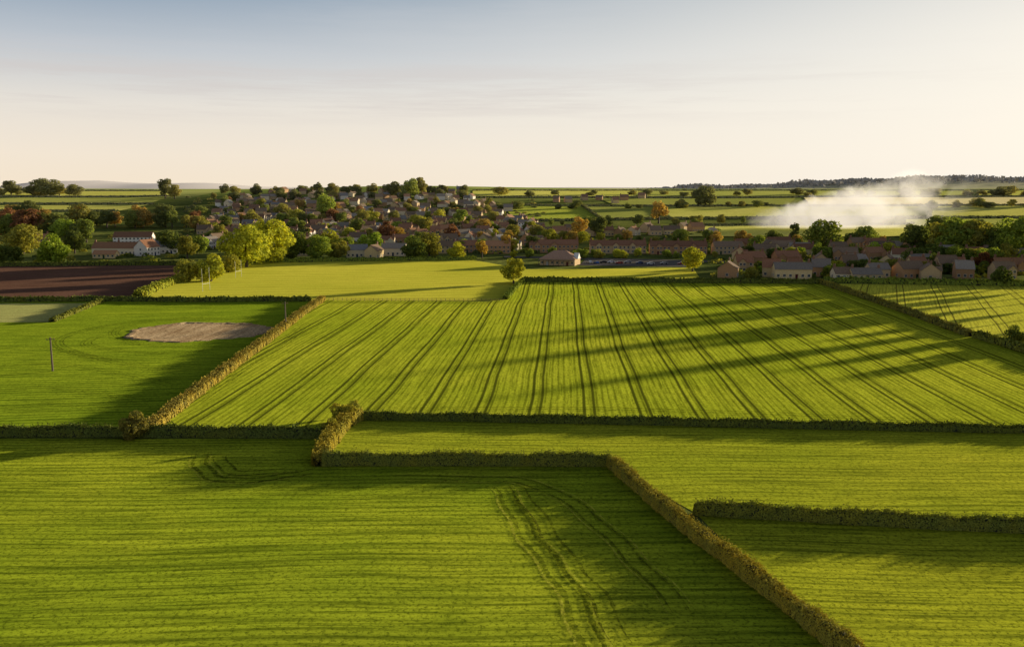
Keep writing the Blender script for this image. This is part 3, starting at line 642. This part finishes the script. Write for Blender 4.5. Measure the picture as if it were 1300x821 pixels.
EST = [(927, 353, 22, 9, 4.6, 3.0, 70, BRK, BN, 'front brick house showing its gable at the left end of the estate'), (958, 338, 28, 8, 4.8, 3.0, 14, BRK, RB, 'brick house above and right of the front gabled one'),
 (972, 326, 26, 8, 4.8, 3.0, -10, PBR, BN, 'pale brick house behind, left of the big rounded tree'), (1008, 354, 44, 8, 4.6, 2.8, -4, HAM, GYR, 'honey pair of semis with grey roof at the estate front'),
 (1000, 337, 30, 8, 4.8, 3.0, 8, BRK, RB, 'red roofed brick house behind the honey semis'), (1022, 326, 28, 8, 4.8, 3.0, 12, HAM, RB, 'honey house under the big rounded tree'),
 (1044, 341, 22, 8, 4.8, 3.2, 76, PBR, BN, 'narrow gable-ended house right of the honey semis'), (1075, 331, 28, 8, 4.8, 3.0, -12, BRK, BN, 'brown roofed brick house in the middle of the estate'),
 (1072, 355, 22, 8, 2.8, 2.6, 0, CRM, BN, 'small cream bungalow, left of two at the estate front'), (1102, 356, 34, 8, 2.8, 2.6, -3, HAM, GYR, 'long honey bungalow, right of two at the estate front'),
 (1088, 342, 26, 8, 4.8, 3.0, 10, HAM, GYR, 'grey roofed house behind the two bungalows'), (1112, 331, 26, 8, 4.8, 3.0, 20, BRK, OR, 'orange roofed brick house below the smoke'),
 (1122, 322, 28, 8, 4.8, 3.0, -8, PBR, BN, 'rear brick house left of the tall tree clump'), (1130, 343, 24, 8, 4.8, 3.0, 60, HAM, BN, 'honey coloured house right of the grey roofed one'),
 (1150, 333, 26, 8, 4.8, 3.0, -15, CRM, RB, 'cream walled house with red roof below the tree clump'), (1158, 354, 30, 9, 4.8, 3.2, 12, BRK, BN, 'largest front brick house at the right of the estate'),
 (1184, 356, 20, 8, 4.6, 3.0, 75, PBR, BN, 'gable-ended brick house beside the largest front one'), (1172, 342, 26, 8, 4.8, 3.0, 8, HAM, GYR, 'grey roofed honey house behind the largest front one'),
 (1210, 347, 30, 8, 4.8, 3.0, -10, BRK, RB, 'red roofed house under the tall tree clump'), (1232, 340, 26, 8, 4.8, 2.8, 8, CRM, BN, 'small cream house left of the copper red tree'),
 (1285, 348, 32, 9, 4.8, 3.0, -5, BRK, OR, 'orange roofed house at the right edge'), (1262, 338, 28, 8, 4.8, 3.0, 14, PBR, BN, 'brown roofed house behind the copper red tree'),
 (940, 331, 22, 8, 4.8, 3.0, 75, HAM, RB, 'narrow honey gable between the terraces and the estate'), (1052, 316, 30, 8, 5.0, 3.0, 0, BRK, BN, 'rearmost brick house of the estate'),
 (990, 316, 30, 8, 5.0, 3.0, 10, HAM, RB, 'rear honey house beside the columnar tree')]
for i, e in enumerate(EST): ph(*e, E, chims=random.choice([1, 1, 2]), cross=[None, 'l', 'r'][i % 3] if e[4] > 4 else None)
FA = 'farm buildings at left'
ph(148, 324, 58, 9, 4.6, 3.4, -3, CRM, OR, 'long orange roofed cream farmhouse at left', FA, name='farmhouse', chims=3)
ph(183, 325, 22, 10, 5.6, 4.4, 72, WHT, RB, 'white gabled end of the farm at left', FA, name='farmhouse')
ph(208, 322, 34, 8, 4.6, 3.6, -4, WHT, SL, 'white farm building with blue grey slate roof', FA, name='farmhouse', chims=1)
ph(168, 310, 44, 8, 5.4, 3.6, 2, WHT, RB, 'white red roofed barn behind the farmhouse', FA, name='barn', chims=0)
ph(45, 312, 22, 8, 5, 3.4, 20, BRK, OR, 'small red house among the trees at far left', FA)
ph(132, 328, 26, 6, 2.6, 2, -3, HAM, OR, 'low stone outbuilding in front of the farmhouse', FA, name='outbuilding', chims=0)
FR = 'houses behind the playing field'
for e in [(452, 327, 26, 8, 4.8, 3, 10, CRM, SL, 'cream house with slate roof, leftmost behind the playing field'), (474, 328, 24, 8, 4.8, 3.2, 76, HAM, BN, 'honey gabled house, second behind the playing field'),
  (500, 325, 30, 8, 4.8, 3, -8, CRM, GYR, 'cream house with grey roof, third behind the playing field'), (388, 325, 22, 8, 4.8, 3, 6, HAM, RB, 'honey house with red roof left of the pale front houses'),
  (566, 322, 24, 8, 5, 3, -6, HAM, BN, 'honey house with brown roof beyond the playing field hedge'), (592, 321, 26, 8, 5, 3, 8, BRK, RB, 'brick house beyond the right end of the playing field hedge'),
  (632, 322, 32, 9, 5, 3, 0, BRK, OR, 'orange roofed brick house left of the pavilion')]: ph(*e, FR, chims=1)
pv = ph(712, 337, 46, 13, 3.6, 4.4, -18, PBR, (.36, .22, .15), 'hipped roof pavilion with pale veranda beside the playing field', None, name='pavilion', chims=0, storeys=1, hip=True)
b = MB(); b.box(-10.4, 10.4, -9.3, -6.9, 2.9, 3.1)
for k in range(8): b.box(-10.2+k*2.9, -10.0+k*2.9, -9.2, -9.0, 0, 2.9)
link('veranda', b.mesh('veranda'), pv, [M['wood']])
b = MB(); b.prism([(-3.2, 3.6), (3.2, 3.6), (0, 6.8)], 8.2, 10.9); link('gable', b.mesh('gable'), pv, [M['white']])
WN = {BRK: 'brick', HAM: 'honey stone', CRM: 'cream', WHT: 'white', PBR: 'pale brick'}; RN = {RB: 'red', BN: 'brown', SL: 'slate', OR: 'orange', GYR: 'grey'}
rows = [(235, 690, 313, 28, 15, 25, 'lowest village row', 2), (250, 690, 301, 36, 12, 21, 'second village row', 1), (262, 690, 291, 38, 11, 18, 'third village row', 1),
        (262, 670, 281, 40, 9, 16, 'fourth village row', 1), (268, 650, 272, 39, 8, 14, 'fifth village row', 0), (275, 630, 263, 37, 8, 13, 'sixth village row', 0),
        (300, 605, 255, 30, 7, 12, 'upper village row', 0), (340, 590, 248, 20, 7, 11, 'village row nearest the skyline', 0), (650, 910, 297, 16, 12, 20, 'row above the brick terraces', 1), (700, 820, 256, 7, 7, 11, 'distant hillside hamlet', 0),
        (925, 1215, 349, 8, 16, 24, 'front garden row', 1), (930, 1200, 321, 11, 18, 28, 'back estate row', 1), (1190, 1320, 331, 4, 18, 26, 'row under tall trees', 1), (1195, 1290, 356, 2, 18, 24, 'frontmost row at far right', 1)]
for (x0, x1, py, n, w0, w1, nm, det) in rows:
    for i in range(n):
        f = (i+.5+random.uniform(-.3, .3))/n; wc = random.choice([BRK, HAM, HAM, CRM, CRM, PBR, PBR, WHT] if x0 < 700 else [BRK, PBR, HAM, BRK]); rc = random.choice([RB, RB, OR, BN, BN, BN, SL, GYR] if x0 < 700 else [RB, BN, BN, GYR])
        ph(x0+(x1-x0)*f, py+random.uniform(-4, 4), random.uniform(w0, w1), 8, random.choice([4.2, 4.8, 5.2]), random.choice([2.6, 3.2, 3.6]), random.choice([0, 10, 25, 40, 55, 65, 75, -15] if x0 < 700 else [0, 15, -15, 0]), wc, rc,
           f'{WN[wc]} house with {RN[rc]} roof, {ORD[i]} from left in the {nm}', 'houses of the hillside village', chims=1 if det else random.choice([0, 1]), detail=det, cross=random.choice([None, 'l', 'r']) if det else None)

# ------------------------------------------------------------ cars
def car_parts():
    b = MB(); b.prism([(-2.1, .3), (2.1, .3), (2.15, .75), (1.9, .92), (1.05, 1.0), (.45, 1.42), (-1.2, 1.45), (-1.9, 1.02), (-2.15, .9)], -.86, .86)
    body = b.mesh('body'); b = MB(); b.prism([(.98, 1.0), (.44, 1.36), (-1.16, 1.38), (-1.75, 1.02)], -.875, .875); gl = b.mesh('windows')
    b = MB(); b.tube((-.1, 0, 0), (.1, 0, 0), .33, .33, 12); wh = b.mesh('wheel')
    b = MB(); b.box(-.22, .22, -.04, .04, -.07, .07); hd = b.mesh('headlight')
    return body, gl, wh, hd
CB, CG, CW, CHD = car_parts()
cars = [(748, 334, (.6, .6, .6), 'white'), (757, 335, (.05, .1, .3), 'blue'), (766, 334, (.02, .02, .025), 'black'), (776, 334, (.65, .65, .66), 'white'), (786, 335, (.4, .04, .03), 'red'), (797, 334, (.3, .31, .33), 'silver'),
        (812, 335, (.05, .08, .2), 'blue'), (826, 336, (.6, .6, .6), 'white'), (843, 335.5, (.3, .3, .32), 'silver'), (865, 336, (.3, .03, .03), 'red')]
for i, (px, py, c, cn) in enumerate(cars):
    r = bpy.data.objects.new('parked_car', None); col.objects.link(r); r.location = at(px, py)+Vector((0, 0, .09)); r.rotation_euler.z = R(random.choice([90, 84, 97, 20]))
    tag(r, f'{cn} car, {ORD[i]} from the left in the car park', 'car', 'cars in the car park')
    link('body', CB, r, [M['paint']], color=c); link('windows', CG, r, [M['glass']])
    for x in (-.78, .78):
        for y in (-1.3, 1.3): link('wheel', CW, r, [M['rubber']], loc=(x, y, .33))
        link('headlight', CHD, r, [M['white']], loc=(x*.8, 2.12, .68))

# ------------------------------------------------------------ poles, posts, fence
def utility(px, py, h, label):
    r = bpy.data.objects.new('utility_pole', None); col.objects.link(r); r.location = at(px, py); r.rotation_euler.z = R(20); tag(r, label, 'utility pole', 'utility poles')
    b = MB(); b.tube((0, 0, -.3), (0, 0, h), .17, .12, 8); link('pole', b.mesh('pole'), r, [M['wood']])
    b = MB(); b.box(-.9, .9, -.2, -.08, h-.55, h-.42); link('crossarm', b.mesh('crossarm'), r, [M['wood']])
    for x in (-.8, 0.3, .8): b = MB(); b.tube((x, -.14, h-.42), (x, -.14, h-.2), .06, .04, 6); link('insulator', b.mesh('insulator'), r, [M['clay']])
utility(67, 471, 8, 'wooden utility pole standing in the left crop field'); utility(363, 416, 8, 'wooden utility pole behind the broad diagonal hedge')
utility(1143, 353, 9, 'wooden utility pole among the estate houses'); utility(20, 336, 9, 'wooden utility pole above the ploughed field at far left')
def posts(px, py, h, label, rz):
    r = bpy.data.objects.new('rugby_posts', None); col.objects.link(r); r.location = at(px, py); r.rotation_euler.z = R(rz); tag(r, label, 'goal posts', 'white rugby posts')
    for x in (-2.8, 2.8): b = MB(); b.tube((x, 0, -.2), (x, 0, h), .055, .04, 8); link('post', b.mesh('post'), r, [M['white']])
    b = MB(); b.tube((-2.8, 0, 3), (2.8, 0, 3), .045, .045, 8); link('crossbar', b.mesh('crossbar'), r, [M['white']])
posts(262, 369, 9.5, 'white rugby posts at the left end of the playing field', 78); posts(303, 352, 8, 'white rugby posts behind the first, by the yellow green trees', 78)
r = bpy.data.objects.new('rail_fence', None); col.objects.link(r); A, B_ = at(412, 382), at(640, 383); tag(r, 'thin post and rail fence along the foot of the playing field', 'fence'); r.location = A
d = B_-A; n = 40
pm = MB(); pm.box(-.06, .06, -.06, .06, -.2, 1.25); pmm = pm.mesh('post')
for k in range(n+1): link('post', pmm, r, [M['wood']], loc=tuple(d*k/n))
for z in (.6, 1.1): b = MB(); b.tube((0, 0, z), (d.x, d.y, z), .035, .035, 5); link('rail', b.mesh('rail'), r, [M['wood']])

# ------------------------------------------------------------ smoke
pc = at(1086, 290)
bm = bmesh.new(); bmesh.ops.create_icosphere(bm, subdivisions=3, radius=1); me = bpy.data.meshes.new('smoke'); bm.to_mesh(me); bm.free()
sc = pc.length/FPX
m, n_, l = newmat('smoke_volume'); b = NB(m)
oc = b.node('ShaderNodeTexCoord').outputs['Object']; P = b.node('ShaderNodeNewGeometry').outputs['Position']
warp = b.node('ShaderNodeTexNoise'); warp.inputs['Scale'].default_value = .03; l.new(P, warp.inputs['Vector'])
P2 = b.vmath('ADD', b.vmath('MULTIPLY', P, (.8, .5, 1.1)), b.vmath('SCALE', warp.outputs['Color'], 44.0))
nz = b.noise(P2, .045, 7, .66)
sx = b.node('ShaderNodeSeparateXYZ'); l.new(oc, sx.inputs[0])
# plume axis: low and dense at the left end, thinner wisps rising to the right
cz = b.math('ADD', b.math('MULTIPLY', sx.outputs[0], .30), -.24)
th = b.math('ADD', .54, b.math('MULTIPLY', sx.outputs[0], .30))
dz = b.math('DIVIDE', b.math('SUBTRACT', sx.outputs[2], cz), th); dz = b.math('MULTIPLY', dz, dz)
dx = b.math('MULTIPLY', b.math('ADD', sx.outputs[0], .22), .84); dx = b.math('MULTIPLY', dx, dx)
dy = b.math('MULTIPLY', sx.outputs[1], 1.2); dy = b.math('MULTIPLY', dy, dy)
core = b.math('SUBTRACT', 1.0, b.math('ADD', b.math('ADD', dz, dx), dy))
dn = b.math('ADD', b.math('MULTIPLY', b.math('SUBTRACT', nz, .515), 5.0), b.math('MULTIPLY', core, 1.7))
dn = b.math('SUBTRACT', dn, .3)
rr = b.vmath('LENGTH', oc); edge = b.ramp(b.math('SUBTRACT', 1.0, rr), 0, .5)
dn = b.math('MULTIPLY', b.ramp(dn, 0, 2.4), edge)
fall = b.math('SUBTRACT', 1.0, b.math('MULTIPLY', b.ramp(sx.outputs[0], -.5, .7), .88))
dn = b.math('MULTIPLY', b.math('MULTIPLY', dn, fall), .115)
pvn = b.node('ShaderNodeVolumePrincipled'); pvn.inputs['Color'].default_value = (.98, .95, .91, 1); pvn.inputs['Anisotropy'].default_value = .45
l.new(dn, pvn.inputs['Density']); pvn.inputs['Emission Color'].default_value = (1, .89, .74, 1); l.new(b.math('MULTIPLY', dn, .48), pvn.inputs['Emission Strength'])  # slight self-glow stands in for light scattered repeatedly inside the smoke
b.out(pvn.outputs[0], vol=True)
try: m.cycles.volume_step_rate = .35
except Exception: pass
o = link('smoke', me, mats=[m]); o.location = pc+Vector((10, 0, 30)); o.scale = (160*sc, 36, 74*sc); tag(o, 'white smoke plume drifting over the fields behind the estate', 'smoke', kind='stuff')

# ------------------------------------------------------------ light, sky, camera
D = Vector((math.sin(SUN_AZ)*math.cos(SUN_EL), math.cos(SUN_AZ)*math.cos(SUN_EL), math.sin(SUN_EL)))
sl = bpy.data.lights.new('sun', 'SUN'); sl.energy = 5.0; sl.angle = R(1.4); sl.color = (1, .86, .60)
so = bpy.data.objects.new('sun', sl); col.objects.link(so); so.rotation_euler = D.to_track_quat('Z', 'Y').to_euler()
w = bpy.data.worlds.new('World'); scene.world = w; w.use_nodes = True; w.node_tree.nodes.clear(); b = NB(w); l = w.node_tree.links
sky = b.node('ShaderNodeTexSky', sky_type='NISHITA'); sky.sun_disc = False; sky.sun_elevation = SUN_EL; sky.sun_rotation = SUN_AZ; sky.dust_density = 2
g = b.node('ShaderNodeTexCoord').outputs['Generated']; s = b.node('ShaderNodeSeparateXYZ'); l.new(g, s.inputs[0])
cr = b.node('ShaderNodeValToRGB'); l.new(b.math('MULTIPLY', s.outputs[2], 2.0), cr.inputs[0]); e = cr.color_ramp.elements
stops = [(0, (.96, .82, .64)), (.07, (.94, .83, .69)), (.17, (.83, .78, .71)), (.28, (.55, .59, .64)), (.42, (.24, .34, .46)), (.55, (.13, .17, .24)), (1, (.11, .14, .20))]
e[0].position = 0; e[0].color = c4(stops[0][1]); e[1].position = 1; e[1].color = c4(stops[-1][1])
for p_, c_ in stops[1:-1]: x = e.new(p_); x.color = c4(c_)
az = b.vmath('DOT_PRODUCT', g, SH); glow = b.math('MULTIPLY', b.math('POWER', b.ramp(az, .1, .9), 2.0), b.math('SUBTRACT', 1.0, b.ramp(s.outputs[2], .14, .5)))
cc = b.mix(b.math('MULTIPLY', glow, .92), cr.outputs[0], (1.0, .95, .85, 1))
nz = b.noise(b.vmath('MULTIPLY', g, (2.2, 2.2, 40)), 1.7, 7, .66)
left = b.math('SUBTRACT', 1.0, b.ramp(az, .5, .95))
band = b.math('MULTIPLY', b.ramp(s.outputs[2], .065, .09), b.math('SUBTRACT', 1.0, b.ramp(s.outputs[2], .115, .15)))
cc = b.mix(b.math('MULTIPLY', b.math('MULTIPLY', b.ramp(nz, .46, .62), b.math('MULTIPLY', band, left)), .45), cc, (.66, .60, .58, 1))
nz2 = b.noise(b.vmath('MULTIPLY', g, (1.5, 1.5, 16)), 2.3, 6, .6)
cc = b.mix(b.math('MULTIPLY', b.math('MULTIPLY', b.ramp(nz2, .5, .8), b.ramp(s.outputs[2], .10, .20)), .22), cc, (.78, .76, .76, 1))
b1 = b.node('ShaderNodeBackground'); l.new(sky.outputs[0], b1.inputs[0]); b1.inputs[1].default_value = .12
b2 = b.node('ShaderNodeBackground'); l.new(cc, b2.inputs[0]); b2.inputs[1].default_value = 1
mx = b.node('ShaderNodeMixShader'); mx.inputs[0].default_value = .94; l.new(b1.outputs[0], mx.inputs[1]); l.new(b2.outputs[0], mx.inputs[2])
o = b.node('ShaderNodeOutputWorld'); l.new(mx.outputs[0], o.inputs[0])
cam = bpy.data.cameras.new('camera'); co = bpy.data.objects.new('camera', cam); col.objects.link(co); co.location = (0, 0, CAMH)
co.rotation_euler = (math.pi/2-TH, 0, 0); cam.lens = 36*FPX/1300; cam.sensor_width = 36; cam.clip_end = 40000; scene.camera = co
scene.view_settings.view_transform = 'Standard'; scene.view_settings.look = 'None'; scene.view_settings.exposure = 0
